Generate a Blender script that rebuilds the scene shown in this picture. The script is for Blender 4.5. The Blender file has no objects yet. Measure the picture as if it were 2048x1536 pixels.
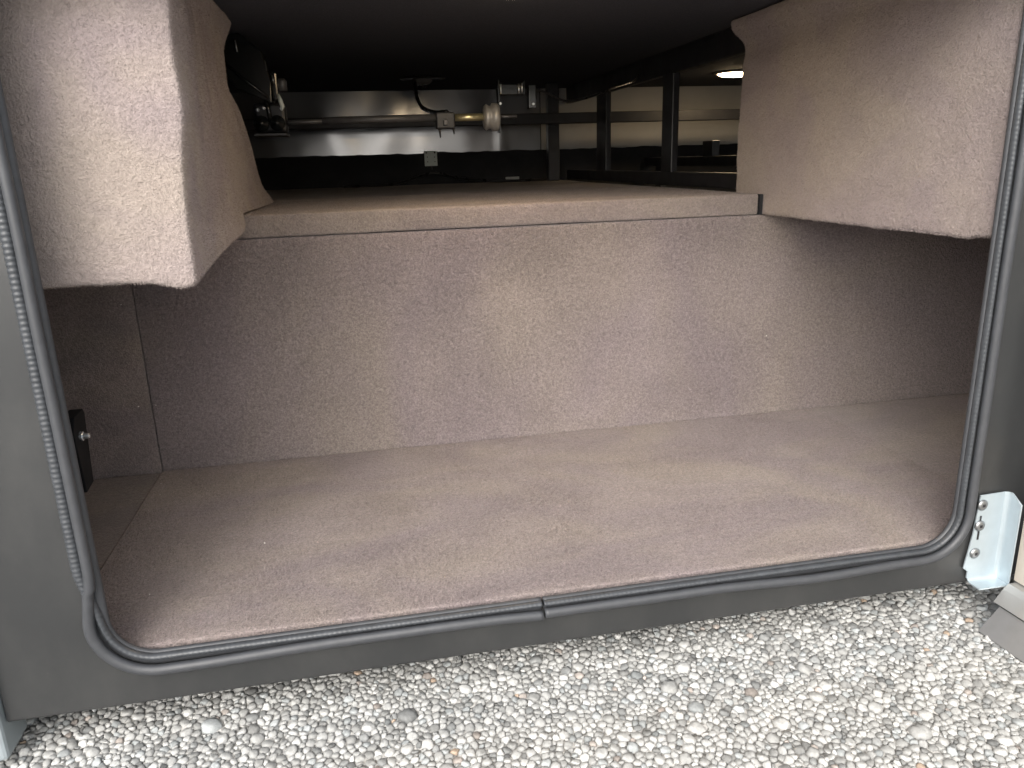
import bpy, bmesh, math, random
import numpy as np
from mathutils import Matrix, Vector, kdtree, noise as mnoise

SC = bpy.context.scene
COL = SC.collection
rng = np.random.default_rng(7)
random.seed(7)

# ------------------------------------------------------------------ camera
def make_camera():
    cam = bpy.data.cameras.new('camera')
    ob = bpy.data.objects.new('camera', cam)
    COL.objects.link(ob)
    yaw, pitch, roll = 0.1866041, -0.2827018, -0.0316868
    f = Vector((math.sin(yaw)*math.cos(pitch), math.cos(yaw)*math.cos(pitch), math.sin(pitch)))
    r = Vector((math.cos(yaw), -math.sin(yaw), 0))
    u = r.cross(f)
    r2 = r*math.cos(roll) + u*math.sin(roll)
    u2 = -r*math.sin(roll) + u*math.cos(roll)
    m = Matrix((r2, u2, -f)).transposed().to_4x4()
    m.translation = Vector((0.34688, -0.92100, 0.58637))
    ob.matrix_world = m
    cam.sensor_width = 36.0
    cam.lens = 36.0*1539.236/2048.0
    cam.clip_start = 0.02
    cam.clip_end = 200
    SC.camera = ob
make_camera()

# ------------------------------------------------------------------ daylight (bright overcast, from behind the camera)
SUN_ELEV, SUN_ROT = math.radians(35), math.radians(205)
world = bpy.data.worlds.new('World')
SC.world = world
world.use_nodes = True
wn = world.node_tree
for n in list(wn.nodes): wn.nodes.remove(n)
wo = wn.nodes.new('ShaderNodeOutputWorld')
bg = wn.nodes.new('ShaderNodeBackground')
sky = wn.nodes.new('ShaderNodeTexSky')
sky.sky_type = 'NISHITA'
sky.sun_disc = False
sky.sun_elevation = SUN_ELEV
sky.sun_rotation = SUN_ROT
sky.air_density = 1.0
sky.dust_density = 4.0
sky.ozone_density = 1.0
hsv = wn.nodes.new('ShaderNodeHueSaturation')
hsv.inputs['Saturation'].default_value = 0.35
wn.links.new(sky.outputs[0], hsv.inputs['Color'])
wn.links.new(hsv.outputs[0], bg.inputs['Color'])
bg.inputs['Strength'].default_value = 0.15
wn.links.new(bg.outputs[0], wo.inputs['Surface'])

sun = bpy.data.lights.new('sun', 'SUN')
sun.energy = 1.05
sun.angle = math.radians(85)
sun.color = (1.0, 0.96, 0.90)
so = bpy.data.objects.new('sun', sun)
COL.objects.link(so)
# direction towards the sun (sky texture: rotation measured from +Y, clockwise seen from above)
sd = Vector((math.sin(SUN_ROT)*math.cos(SUN_ELEV), math.cos(SUN_ROT)*math.cos(SUN_ELEV), math.sin(SUN_ELEV)))
so.rotation_euler = sd.to_track_quat('Z', 'Y').to_euler()

SC.view_settings.view_transform = 'Standard'
SC.view_settings.look = 'None'
SC.view_settings.exposure = 0.95
SC.view_settings.gamma = 1.0
SC.view_settings.use_curve_mapping = False
SC.render.engine = 'CYCLES'
SC.cycles.max_bounces = 7
SC.cycles.use_adaptive_sampling = True
SC.cycles.adaptive_threshold = 0.025
SC.cycles.diffuse_bounces = 6
SC.cycles.glossy_bounces = 4
SC.cycles.use_denoising = True
SC.cycles.sample_clamp_indirect = 8.0

# ------------------------------------------------------------------ materials
class NT:
    def __init__(self, name):
        self.m = bpy.data.materials.new(name)
        self.m.use_nodes = True
        self.t = self.m.node_tree
        self.b = self.t.nodes['Principled BSDF']
        self.co = None
    def n(self, kind, **kw):
        nd = self.t.nodes.new(kind)
        for k, v in kw.items():
            if k in nd.inputs: nd.inputs[k].default_value = v
            else: setattr(nd, k, v)
        return nd
    def l(self, a, b): self.t.links.new(a, b)
    def coord(self, scale=(1, 1, 1), rot=(0, 0, 0)):
        if self.co is None: self.co = self.n('ShaderNodeTexCoord')
        mp = self.n('ShaderNodeMapping')
        mp.inputs['Scale'].default_value = scale
        mp.inputs['Rotation'].default_value = rot
        self.l(self.co.outputs['Object'], mp.inputs['Vector'])
        return mp.outputs[0]
    def noise(self, scale, detail=2, rough=0.5, vec=None, dist=0.0):
        nd = self.n('ShaderNodeTexNoise')
        nd.inputs['Scale'].default_value = scale
        nd.inputs['Detail'].default_value = detail
        nd.inputs['Roughness'].default_value = rough
        nd.inputs['Distortion'].default_value = dist
        self.l(vec if vec is not None else self.coord(), nd.inputs['Vector'])
        return nd.outputs['Fac']
    def rng(self, v, a, b, c, d):
        nd = self.n('ShaderNodeMapRange')
        for i, x in zip((1, 2, 3, 4), (a, b, c, d)): nd.inputs[i].default_value = x
        self.l(v, nd.inputs[0])
        return nd.outputs[0]
    def math(self, op, a, b):
        nd = self.n('ShaderNodeMath', operation=op)
        for i, x in enumerate((a, b)):
            if isinstance(x, (int, float)): nd.inputs[i].default_value = x
            else: self.l(x, nd.inputs[i])
        return nd.outputs[0]
    def scale_col(self, col, fac):
        nd = self.n('ShaderNodeVectorMath', operation='SCALE')
        if isinstance(col, tuple): nd.inputs[0].default_value = col
        else: self.l(col, nd.inputs[0])
        self.l(fac, nd.inputs['Scale'])
        return nd.outputs[0]
    def mix(self, fac, a, b):
        nd = self.n('ShaderNodeMix', data_type='RGBA')
        for s, x in ((0, fac), (6, a), (7, b)):
            if isinstance(x, (int, float)): nd.inputs[s].default_value = x
            elif isinstance(x, tuple): nd.inputs[s].default_value = (*x, 1)
            else: self.l(x, nd.inputs[s])
        return nd.outputs[2]
    def bump(self, h, strength, dist):
        nd = self.n('ShaderNodeBump')
        nd.inputs['Strength'].default_value = strength
        nd.inputs['Distance'].default_value = dist
        self.l(h, nd.inputs['Height'])
        self.l(nd.outputs[0], self.b.inputs['Normal'])

def carpet(name, base, nap_rot=0.6, nap_scale=(3.2, 9.0, 5.0), nap=0.10, grain=0.28):
    t = NT(name)
    fine = t.noise(360, 2, 0.6)
    mid = t.noise(140, 3, 0.65)
    patch = t.noise(1.0, 2, 0.5, t.coord(nap_scale, (0.25, nap_rot, nap_rot)), 1.2)
    brush = t.noise(1.0, 2, 0.45, t.coord(tuple(2.3*a for a in nap_scale), (0.1, nap_rot+0.5, 1.1-nap_rot)), 1.6)
    v = t.rng(fine, 0.3, 0.7, 1-grain, 1+grain)
    v = t.math('MULTIPLY', v, t.rng(mid, 0.3, 0.7, 1-grain*0.62, 1+grain*0.62))
    v = t.math('MULTIPLY', v, t.rng(patch, 0.36, 0.64, 1-nap, 1+nap))
    v = t.math('MULTIPLY', v, t.rng(brush, 0.44, 0.58, 1-nap*0.55, 1+nap*0.55))
    tint = t.mix(t.rng(patch, 0.36, 0.64, 0, 1), (base[0]*0.98, base[1]*0.965, base[2]*1.07), base)
    c = t.scale_col(tint, v)
    t.l(c, t.b.inputs['Base Color'])
    t.b.inputs['Roughness'].default_value = 1.0
    t.b.inputs['Specular IOR Level'].default_value = 0.08
    t.b.inputs['Sheen Weight'].default_value = 0.18
    t.b.inputs['Sheen Roughness'].default_value = 0.6
    h = t.math('ADD', t.math('MULTIPLY', fine, 0.5), t.math('MULTIPLY', mid, 0.8))
    t.bump(h, 0.8, 0.005)
    return t.m

def plain(name, col, rough=0.5, metal=0.0, spec=0.5, var=0.12, nscale=40, bump=0.0, bscale=200, coat=0.0):
    t = NT(name)
    nz = t.noise(nscale, 4, 0.6)
    c = t.scale_col(col, t.rng(nz, 0.3, 0.7, 1-var, 1+var))
    t.l(c, t.b.inputs['Base Color'])
    t.l(t.rng(t.noise(nscale*0.4, 3), 0.3, 0.7, max(rough-0.06, 0.02), min(rough+0.06, 1)), t.b.inputs['Roughness'])
    t.b.inputs['Metallic'].default_value = metal
    t.b.inputs['Specular IOR Level'].default_value = spec
    t.b.inputs['Coat Weight'].default_value = coat
    if bump > 0: t.bump(t.noise(bscale, 3), bump, 0.001)
    return t.m

def emitter(name, col, strength):
    t = NT(name)
    t.b.inputs['Base Color'].default_value = (0.8, 0.75, 0.65, 1)
    t.b.inputs['Emission Color'].default_value = (*col, 1)
    t.b.inputs['Emission Strength'].default_value = strength
    return t.m

CARPET = (0.258, 0.217, 0.194)
M = {}
M['carpet_floor'] = carpet('carpet_floor', CARPET, 0.5, (3.0, 5.0, 5.0), 0.06)
M['carpet_wall'] = carpet('carpet_wall', (0.256, 0.216, 0.195), 0.75, (2.4, 6.0, 1.9), 0.042)
M['carpet_side'] = carpet('carpet_side_strip', (0.236, 0.199, 0.179), 0.2, (3, 5, 4), 0.10)  # left back piece: nap shading put into a slightly darker base
M['carpet_strip'] = carpet('carpet_floor_strip', (0.150, 0.126, 0.113), 0.2, (3, 5, 4), 0.08)  # left floor piece: nap shading painted as a much darker base colour
M['carpet_box'] = carpet('carpet_box', (0.350, 0.297, 0.262), 0.3, (4.0, 4.0, 5.0), 0.05, 0.10)  # same carpet with a lighter base, painting in the stronger light on the boxes
M['carpet_lid'] = carpet('carpet_lid', (0.256, 0.216, 0.193), 0.2, (3.0, 4.0, 6.0), 0.07, 0.18)
def paint_material():
    t = NT('dark_grey_paint')
    dust = t.rng(t.noise(6, 6, 0.7, t.coord((1, 1, 0.6))), 0.42, 0.75, 0.0, 1.0)
    speck = t.rng(t.noise(260, 3, 0.7), 0.66, 0.76, 0.0, 1.0)
    scr = t.rng(t.noise(1.0, 3, 0.6, t.coord((14, 14, 420), (0, 0.5, 0))), 0.68, 0.76, 0.0, 0.5)
    d = t.math('MINIMUM', t.math('ADD', t.math('MULTIPLY', dust, 0.22), t.math('ADD', t.math('MULTIPLY', speck, 0.30), t.math('MULTIPLY', scr, 0.12))), 1.0)
    t.l(t.mix(d, (0.068, 0.070, 0.072), (0.18, 0.175, 0.165)), t.b.inputs['Base Color'])
    t.b.inputs['Metallic'].default_value = 0.6
    t.l(t.rng(d, 0, 0.5, 0.33, 0.55), t.b.inputs['Roughness'])
    t.bump(t.noise(700, 2), 0.06, 0.0006)
    return t.m
M['paint'] = paint_material()
M['trim'] = plain('blue_grey_trim', (0.30, 0.34, 0.36), 0.4, 0.2, 0.5, 0.06, 12)
M['rubber'] = plain('bulb_rubber', (0.046, 0.049, 0.055), 0.50, 0, 0.6, 0.12, 60, 0.1, 300)
M['rubber_rib'] = plain('ribbed_rubber', (0.050, 0.055, 0.062), 0.40, 0, 0.55, 0.15, 60)
M['zinc'] = plain('zinc_plate', (0.46, 0.53, 0.57), 0.38, 0.45, 0.5, 0.05, 30)
M['screw'] = plain('screw_steel', (0.32, 0.33, 0.34), 0.35, 0.9, 0.5, 0.2, 120)
M['alu'] = plain('door_aluminium', (0.42, 0.42, 0.41), 0.45, 0.6, 0.5, 0.05, 20)
M['door_skin'] = plain('door_skin', (0.50, 0.46, 0.40), 0.6, 0, 0.4, 0.06, 20)
M['grey_flap'] = plain('grey_flap', (0.20, 0.20, 0.20), 0.5, 0.1, 0.4, 0.08, 25)
M['black'] = plain('black_steel', (0.018, 0.018, 0.021), 0.42, 0, 0.5, 0.2, 40)
M['black_matte'] = plain('black_underbelly', (0.020, 0.0205, 0.023), 0.75, 0, 0.3, 0.25, 14, 0.3, 180)
M['ceiling'] = plain('black_ceiling_felt', (0.066, 0.068, 0.080), 0.9, 0, 0.2, 0.3, 300, 0.5, 400)
M['gloss_black'] = plain('gloss_black_enamel', (0.010, 0.012, 0.013), 0.16, 0, 0.6, 0.2, 40)
M['steel'] = plain('dull_steel', (0.10, 0.10, 0.105), 0.45, 0.3, 0.5, 0.15, 60)
M['bright_steel'] = plain('bright_steel', (0.72, 0.75, 0.77), 0.28, 0.9, 0.5, 0.1, 60)
M['coupling'] = plain('cast_steel', (0.36, 0.355, 0.345), 0.45, 0.4, 0.5, 0.12, 90)
M['dull_sheet'] = plain('dull_grey_sheet', (0.44, 0.435, 0.42), 0.55, 0.0, 0.4, 0.08, 6)
M['door_inner'] = plain('door_inner_grey', (0.34, 0.34, 0.33), 0.6, 0, 0.4, 0.05, 12)
M['brass'] = plain('brass_sleeve', (0.78, 0.70, 0.42), 0.3, 0.85, 0.5, 0.08, 60)
M['white_plate'] = plain('galvanised_plate', (0.66, 0.72, 0.69), 0.5, 0.1, 0.5, 0.06, 60)
M['foil'] = plain('reflective_sheet', (0.40, 0.41, 0.43), 0.19, 0.7, 0.5, 0.06, 5)
M['plastic_black'] = plain('black_plastic', (0.015, 0.015, 0.016), 0.3, 0, 0.5, 0.1, 60)
M['lamp_lit'] = emitter('lit_lens', (1.0, 0.74, 0.44), 26.0)
M['lamp_rim'] = plain('warm_white_plastic', (0.62, 0.55, 0.45), 0.4, 0, 0.4, 0.04, 60)
M['lamp_off'] = plain('unlit_lens', (0.16, 0.16, 0.16), 0.2, 0, 0.5, 0.05, 60)
M['latch_black'] = plain('latch_black', (0.005, 0.005, 0.006), 0.75, 0, 0.15, 0.1, 60)
M['lint'] = plain('lint', (0.75, 0.72, 0.68), 0.9, 0, 0.2, 0.1, 60)
M['label_grey'] = plain('pale_label', (0.35, 0.37, 0.37), 0.6, 0, 0.3, 0.1, 60)

def stone_material():
    t = NT('gravel_stone')
    at = t.n('ShaderNodeVertexColor')
    at.layer_name = 'col'
    v = t.math('MULTIPLY', t.rng(t.noise(160, 5, 0.65), 0.3, 0.7, 0.80, 1.16), t.rng(t.noise(900, 3, 0.6), 0.3, 0.7, 0.90, 1.08))
    t.l(t.scale_col(at.outputs[0], v), t.b.inputs['Base Color'])
    t.b.inputs['Roughness'].default_value = 0.82
    t.b.inputs['Specular IOR Level'].default_value = 0.3
    t.bump(t.noise(420, 5, 0.65), 0.35, 0.0012)
    return t.m
M['stone'] = stone_material()

def soil_material():
    t = NT('gravel_bed')
    vo = t.n('ShaderNodeTexVoronoi', feature='F1')
    vo.inputs['Scale'].default_value = 62
    t.l(t.coord(), vo.inputs['Vector'])
    ve = t.n('ShaderNodeTexVoronoi', feature='DISTANCE_TO_EDGE')
    ve.inputs['Scale'].default_value = 62
    t.l(t.coord(), ve.inputs['Vector'])
    sep = t.n('ShaderNodeSeparateColor')
    t.l(vo.outputs['Color'], sep.inputs[0])
    g = t.rng(sep.outputs[0], 0, 1, 0.30, 0.62)
    g = t.math('MULTIPLY', g, t.rng(ve.outputs[0], 0.0, 0.10, 0.5, 1.0))  # cell edges darkened to paint the shade in gaps between stones
    t.l(t.scale_col((1.0, 0.98, 0.93), g), t.b.inputs['Base Color'])
    t.b.inputs['Roughness'].default_value = 0.9
    t.bump(t.rng(ve.outputs[0], 0, 0.25, 0, 1), 0.8, 0.006)
    return t.m
M['soil'] = soil_material()

# ------------------------------------------------------------------ builders
def link_mesh(name, verts, faces, mat, parent=None, smooth=False):
    me = bpy.data.meshes.new(name)
    me.from_pydata([tuple(map(float, v)) for v in verts], [], [tuple(int(i) for i in f) for f in faces])
    me.update()
    if smooth: me.polygons.foreach_set('use_smooth', [True]*len(me.polygons))
    me.materials.append(M[mat] if isinstance(mat, str) else mat)
    ob = bpy.data.objects.new(name, me)
    COL.objects.link(ob)
    if parent is not None: attach(ob, parent)
    return ob

def world_loc(o):
    v = Vector(o.location)
    while o.parent is not None:
        o = o.parent
        v += Vector(o.location)
    return v

def attach(ob, parent):
    ob.parent = parent
    ob.location = Vector(ob.location) - world_loc(parent)

def thing(name, label, cat, loc=(0, 0, 0), group=None):
    o = bpy.data.objects.new(name, None)
    o.empty_display_size = 0.05
    COL.objects.link(o)
    o.location = loc
    return tag(o, label, cat, group)

def tag(o, label, cat, group=None):
    o['label'] = label
    o['category'] = cat
    if group: o['group'] = group
    return o

def kind(o, k):
    o['kind'] = k
    return o

def bm_obj(name, bm, mat, parent=None, smooth=False, bevel=0.0, segs=2):
    if bevel > 0:
        bmesh.ops.bevel(bm, geom=list(bm.edges), offset=bevel, segments=segs, profile=0.5, affect='EDGES', clamp_overlap=True)
    bmesh.ops.recalc_face_normals(bm, faces=list(bm.faces))
    me = bpy.data.meshes.new(name)
    bm.to_mesh(me)
    bm.free()
    if smooth: me.polygons.foreach_set('use_smooth', [True]*len(me.polygons))
    me.materials.append(M[mat] if isinstance(mat, str) else mat)
    ob = bpy.data.objects.new(name, me)
    COL.objects.link(ob)
    if parent is not None: attach(ob, parent)
    return ob

def box_bm(x0, x1, y0, y1, z0, z1):
    bm = bmesh.new()
    bmesh.ops.create_cube(bm, size=1.0)
    bmesh.ops.scale(bm, vec=(x1-x0, y1-y0, z1-z0), verts=bm.verts)
    bmesh.ops.translate(bm, vec=((x0+x1)/2, (y0+y1)/2, (z0+z1)/2), verts=bm.verts)
    return bm

def box(name, x0, x1, y0, y1, z0, z1, mat, parent=None, bevel=0.0):
    return bm_obj(name, box_bm(x0, x1, y0, y1, z0, z1), mat, parent, False, bevel)

def sweep(pts, radii, seg=10, cap=True):
    """tube along 3-D points; radii scalar or list"""
    pts = [Vector(p) for p in pts]
    if not hasattr(radii, '__len__'): radii = [radii]*len(pts)
    verts, faces = [], []
    prev = None
    for i, p in enumerate(pts):
        a = pts[max(i-1, 0)]
        b = pts[min(i+1, len(pts)-1)]
        d = (b-a).normalized()
        if prev is None:
            ref = Vector((0, 0, 1)) if abs(d.z) < 0.9 else Vector((1, 0, 0))
            u = d.cross(ref).normalized()
        else:
            u = (prev - d*prev.dot(d)).normalized()
        prev = u
        w = d.cross(u)
        for k in range(seg):
            t = 2*math.pi*k/seg
            verts.append(p + (u*math.cos(t)+w*math.sin(t))*radii[i])
    n = len(pts)
    for i in range(n-1):
        for k in range(seg):
            k2 = (k+1) % seg
            faces.append((i*seg+k, i*seg+k2, (i+1)*seg+k2, (i+1)*seg+k))
    if cap:
        faces.append(tuple(range(seg-1, -1, -1)))
        faces.append(tuple((n-1)*seg+k for k in range(seg)))
    return verts, faces

def tube(name, pts, radii, mat, parent=None, seg=10, smooth=True):
    v, f = sweep(pts, radii, seg)
    ob = link_mesh(name, v, f, mat, parent, smooth)
    return ob

def lathe(name, prof, axis, center, mat, parent=None, seg=32, smooth=True):
    """prof: list of (r, h) along axis vector"""
    ax = Vector(axis).normalized()
    ref = Vector((0, 0, 1)) if abs(ax.z) < 0.9 else Vector((1, 0, 0))
    u = ax.cross(ref).normalized()
    w = ax.cross(u)
    c = Vector(center)
    verts, faces = [], []
    for r, h in prof:
        for k in range(seg):
            t = 2*math.pi*k/seg
            verts.append(c + ax*h + (u*math.cos(t)+w*math.sin(t))*max(r, 1e-5))
    for i in range(len(prof)-1):
        for k in range(seg):
            k2 = (k+1) % seg
            faces.append((i*seg+k, i*seg+k2, (i+1)*seg+k2, (i+1)*seg+k))
    faces.append(tuple(range(seg-1, -1, -1)))
    faces.append(tuple((len(prof)-1)*seg+k for k in range(seg)))
    return link_mesh(name, verts, faces, mat, parent, smooth)

def sstep(x, a, b):
    t = min(max((x-a)/(b-a), 0.0), 1.0)
    return t*t*(3-2*t)

def fbm(x, y, z, s, seed=0.0):
    return mnoise.noise(Vector((x*s+seed, y*s+seed*1.7, z*s-seed)))

def soft_box(name, lo, hi, r, step, mat, deform=None, parent=None, fine=None):
    """rounded box with gridded faces; deform(x,y,z)->(x,y,z)"""
    lo, hi = np.array(lo, float), np.array(hi, float)
    index, verts, faces = {}, [], []
    def coords(a):
        n = max(2, int(round((hi[a]-lo[a])/(step if not hasattr(step, '__len__') else step[a]))))
        c = list(np.linspace(lo[a], hi[a], n+1))
        extra = [lo[a]+r*0.12, lo[a]+r*0.4, lo[a]+r, hi[a]-r, hi[a]-r*0.4, hi[a]-r*0.12]
        c = [v for v in c if lo[a]+r*1.2 < v < hi[a]-r*1.2] + [lo[a], hi[a]] + extra
        return sorted(set(round(v, 6) for v in c))
    cs = [coords(a) for a in range(3)]
    def vid(p):
        k = tuple(round(float(v), 6) for v in p)
        if k not in index:
            q = np.array(p, float)
            inner = np.clip(q, lo+r, hi-r)
            d = q-inner
            L = np.linalg.norm(d)
            if L > 1e-9: q = inner + d/L*r
            if deform: q = deform(*q)
            index[k] = len(verts)
            verts.append(tuple(q))
        return index[k]
    for a in range(3):
        b, c = (a+1) % 3, (a+2) % 3
        for side, val in ((0, lo[a]), (1, hi[a])):
            for i in range(len(cs[b])-1):
                for j in range(len(cs[c])-1):
                    quad = []
                    for (ii, jj) in ((i, j), (i+1, j), (i+1, j+1), (i, j+1)):
                        p = [0, 0, 0]
                        p[a] = val; p[b] = cs[b][ii]; p[c] = cs[c][jj]
                        quad.append(vid(p))
                    if len(set(quad)) < 3: continue
                    faces.append(quad if side else quad[::-1])
    return link_mesh(name, verts, faces, mat, parent, True)

# ------------------------------------------------------------------ ground
GZ = -0.140
g = link_mesh('ground', [(-14, -14, GZ+0.0036), (16, -14, GZ+0.0036), (16, 12, GZ+0.0036), (-14, 12, GZ+0.0036)], [(0, 1, 2, 3)], 'soil')
kind(g, 'structure')

def build_gravel():
    X0, X1, Y0, Y1 = -0.30, 1.48, -0.40, 0.26
    cell = 0.013
    grid = {}
    pts = []
    def try_add(r, tries, want):
        got = 0
        for _ in range(tries):
            x = X0+random.random()*(X1-X0)
            y = Y0+random.random()*(Y1-Y0)
            ci, cj = int((x-X0)/cell), int((y-Y0)/cell)
            rr = r*(0.85+0.3*random.random())
            ok = True
            for i in range(ci-2, ci+3):
                for j in range(cj-2, cj+3):
                    for k in grid.get((i, j), ()):
                        q = pts[k]
                        d2 = (q[0]-x)**2+(q[1]-y)**2
                        lim = (q[2]+rr)*0.86
                        if d2 < lim*lim:
                            ok = False
                            break
                    if not ok: break
                if not ok: break
            if ok:
                grid.setdefault((ci, cj), []).append(len(pts))
                pts.append((x, y, rr))
                got += 1
                if got >= want: return
    try_add(0.0130, 300, 45)
    try_add(0.0090, 2500, 400)
    try_add(0.0063, 12000, 2600)
    try_add(0.0048, 40000, 6500)
    try_add(0.0037, 60000, 7500)
    try_add(0.0028, 40000, 4500)
    P = np.array(pts)
    N = len(P)
    kd = kdtree.KDTree(N)
    for i, p in enumerate(pts): kd.insert((p[0], p[1], 0), i)
    kd.balance()
    K = 18
    nb = np.zeros((N, K), int)
    for i, p in enumerate(pts):
        nb[i] = [a[1] for a in kd.find_n((p[0], p[1], 0), K+1)][1:K+1]
    T = 11
    ang0 = rng.random(N)*6.28
    th = ang0[:, None]+np.arange(T)[None, :]*2*np.pi/T
    u = np.stack([np.cos(th), np.sin(th)], -1)                       # N,T,2
    dv = P[nb][:, :, :2]-P[:, None, :2]                               # N,K,2
    dist = np.linalg.norm(dv, axis=-1)
    nrm = dv/dist[..., None]
    dk = (dist**2 + P[:, None, 2]**2 - P[nb][:, :, 2]**2)/(2*dist)    # power diagram
    dk = np.maximum(dk - 0.00022, 0.0010)
    c = np.maximum(np.einsum('ntc,nkc->ntk', u, nrm), 0)/dk[:, None, :]
    inv = (c**12).sum(-1)
    # stones are not round: an elongated cap keeps them from filling big holes
    asp = 0.72+0.28*rng.random(N)
    ori = rng.random(N)*3.14
    capr = 1.5*P[:, 2]
    rel = th-ori[:, None]
    capth = capr[:, None]/np.sqrt(np.cos(rel)**2+(np.sin(rel)/asp[:, None])**2)
    inv = inv + (1.0/capth)**12
    rad = inv**(-1/12.0)                                               # N,T
    rad *= 1+0.05*rng.standard_normal((N, T))
    rings = [(-0.75, 0.80), (-0.10, 0.99), (0.32, 0.97), (0.70, 0.84), (0.94, 0.52)]
    h = P[:, 2]*(0.50+0.36*rng.random(N))
    zc = GZ + 0.25*(rng.random(N)-0.5)*P[:, 2] + 0.006 - 0.46*P[:, 2]
    tilt = rng.standard_normal((N, 2))*0.17
    Rn = len(rings)
    V = np.zeros((N, Rn*T+1, 3))
    for k, (hz, hr) in enumerate(rings):
        wob = 1+0.075*rng.standard_normal((N, T))
        rr = rad*hr*wob
        x = u[..., 0]*rr
        y = u[..., 1]*rr
        z = h[:, None]*hz*(1+0.12*rng.standard_normal((N, T))) + x*tilt[:, :1] + y*tilt[:, 1:]
        V[:, k*T:(k+1)*T, 0] = P[:, :1]+x
        V[:, k*T:(k+1)*T, 1] = P[:, 1:2]+y
        V[:, k*T:(k+1)*T, 2] = zc[:, None]+z
    off = rng.standard_normal((N, 2))*0.12*P[:, 2:3]
    V[:, -1, :2] = P[:, :2]+off
    V[:, -1, 2] = zc+h*(0.96+0.1*rng.random(N))+(off*tilt).sum(-1)
    fq = []
    for k in range(Rn-1):
        for t in range(T):
            t2 = (t+1) % T
            fq.append((k*T+t, k*T+t2, (k+1)*T+t2, (k+1)*T+t))
    ft = [((Rn-1)*T+t, (Rn-1)*T+(t+1) % T, Rn*T) for t in range(T)]
    nv = Rn*T+1
    base = (np.arange(N)*nv)
    Q = (np.array(fq)[None]+base[:, None, None]).reshape(-1, 4)
    Tt = (np.array(ft)[None]+base[:, None, None]).reshape(-1, 3)
    me = bpy.data.meshes.new('gravel')
    me.vertices.add(N*nv)
    me.vertices.foreach_set('co', V.reshape(-1))
    loops = np.concatenate([Q.reshape(-1), Tt.reshape(-1)])
    me.loops.add(len(loops))
    me.loops.foreach_set('vertex_index', loops.astype(np.int32))
    npol = len(Q)+len(Tt)
    me.polygons.add(npol)
    starts = np.concatenate([np.arange(len(Q))*4, len(Q)*4+np.arange(len(Tt))*3])
    me.polygons.foreach_set('loop_start', starts.astype(np.int32))
    me.update(calc_edges=True)
    me.validate()
    me.polygons.foreach_set('use_smooth', np.ones(len(me.polygons), bool))
    lum = np.clip(0.445+0.09*rng.standard_normal(N), 0.20, 0.72)
    colr = np.stack([lum*0.99, lum*0.995, lum*0.965, np.ones(N)], -1)
    pick = rng.random(N)
    colr[pick < 0.10, :3] *= np.array([0.90, 0.94, 0.97])
    dark = (pick > 0.10) & (pick < 0.17)
    colr[dark, :3] *= np.array([0.58, 0.59, 0.60])
    warm = pick > 0.996
    colr[warm, :3] *= np.array([1.0, 0.78, 0.62])
    pink = (pick > 0.985) & (pick <= 0.996)
    colr[pink, :3] *= np.array([0.97, 0.87, 0.82])
    ca = me.color_attributes.new('col', 'FLOAT_COLOR', 'POINT')
    ca.data.foreach_set('color', np.repeat(colr, nv, axis=0).astype(np.float32).reshape(-1))
    me.materials.append(M['stone'])
    ob = bpy.data.objects.new('gravel', me)
    COL.objects.link(ob)
    tag(ob, 'bed of pale grey and white rounded gravel below the compartment sill', 'gravel')
    kind(ob, 'stuff')
    return N
NST = build_gravel()

# ------------------------------------------------------------------ the compartment
OW, OH, CR = 1.20, 0.815, 0.055          # opening width, height, corner radius
D = 0.657
CEIL = 0.87
FAR = 2.40

comp = thing('storage_compartment', 'open trailer storage compartment lined with brown carpet, dark grey front frame', 'compartment', (0.6, 0.0, -0.07))

def front_panel():
    X0, X1, Z0, Z1 = -0.137, 1.95, -0.069, 1.35
    e = 0.016                             # the metal edge sits inside the rubber trim
    x0, x1, z0, z1, r = -e, OW+e, -e, OH+e, CR+e*0.6
    verts, faces = [], []
    def quad(a, b, c, d):
        i = len(verts)
        verts.extend([(p[0], 0.0, p[1]) for p in (a, b, c, d)])
        faces.append((i, i+1, i+2, i+3))
    quad((X0, Z0), (x0, Z0), (x0, Z1), (X0, Z1))
    quad((x1, Z0), (X1, Z0), (X1, Z1), (x1, Z1))
    quad((x0, Z0), (x1, Z0), (x1, z0), (x0, z0))
    quad((x0, z1), (x1, z1), (x1, Z1), (x0, Z1))
    loop = []
    for cx, cz, a0 in ((x0+r, z0+r, 180), (x1-r, z0+r, 270), (x1-r, z1-r, 0), (x0+r, z1-r, 90)):
        arc = [(cx+r*math.cos(math.radians(a0+9*k)), cz+r*math.sin(math.radians(a0+9*k))) for k in range(11)]
        cor = (x0 if a0 in (180, 90) else x1, z0 if a0 in (180, 270) else z1)
        i = len(verts)
        verts.append((cor[0], 0, cor[1]))
        for p in arc: verts.append((p[0], 0, p[1]))
        for k in range(10): faces.append((i, i+2+k, i+1+k))
        loop += arc
    i = len(verts)
    n = len(loop)
    for p in loop: verts.append((p[0], 0.0, p[1]))
    for p in loop: verts.append((p[0], 0.011, p[1]))
    for k in range(n):
        k2 = (k+1) % n
        faces.append((i+k, i+k2, i+n+k2, i+n+k))
    # folded bottom return, rounded
    i = len(verts)
    prof = [(0.0, Z0), (0.0015, Z0-0.0035), (0.005, Z0-0.005), (0.05, Z0-0.005), (0.05, Z0+0.02)]
    for x in (X0, X1):
        for y, z in prof: verts.append((x, y, z))
    for k in range(4): faces.append((i+k, i+5+k, i+6+k, i+1+k))
    ob = link_mesh('front_frame', verts, faces, 'paint', comp)
    bm = bmesh.new(); bm.from_mesh(ob.data)
    bmesh.ops.remove_doubles(bm, verts=bm.verts, dist=1e-5)
    bmesh.ops.recalc_face_normals(bm, faces=bm.faces)
    bm.to_mesh(ob.data); bm.free()
front_panel()

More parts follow.
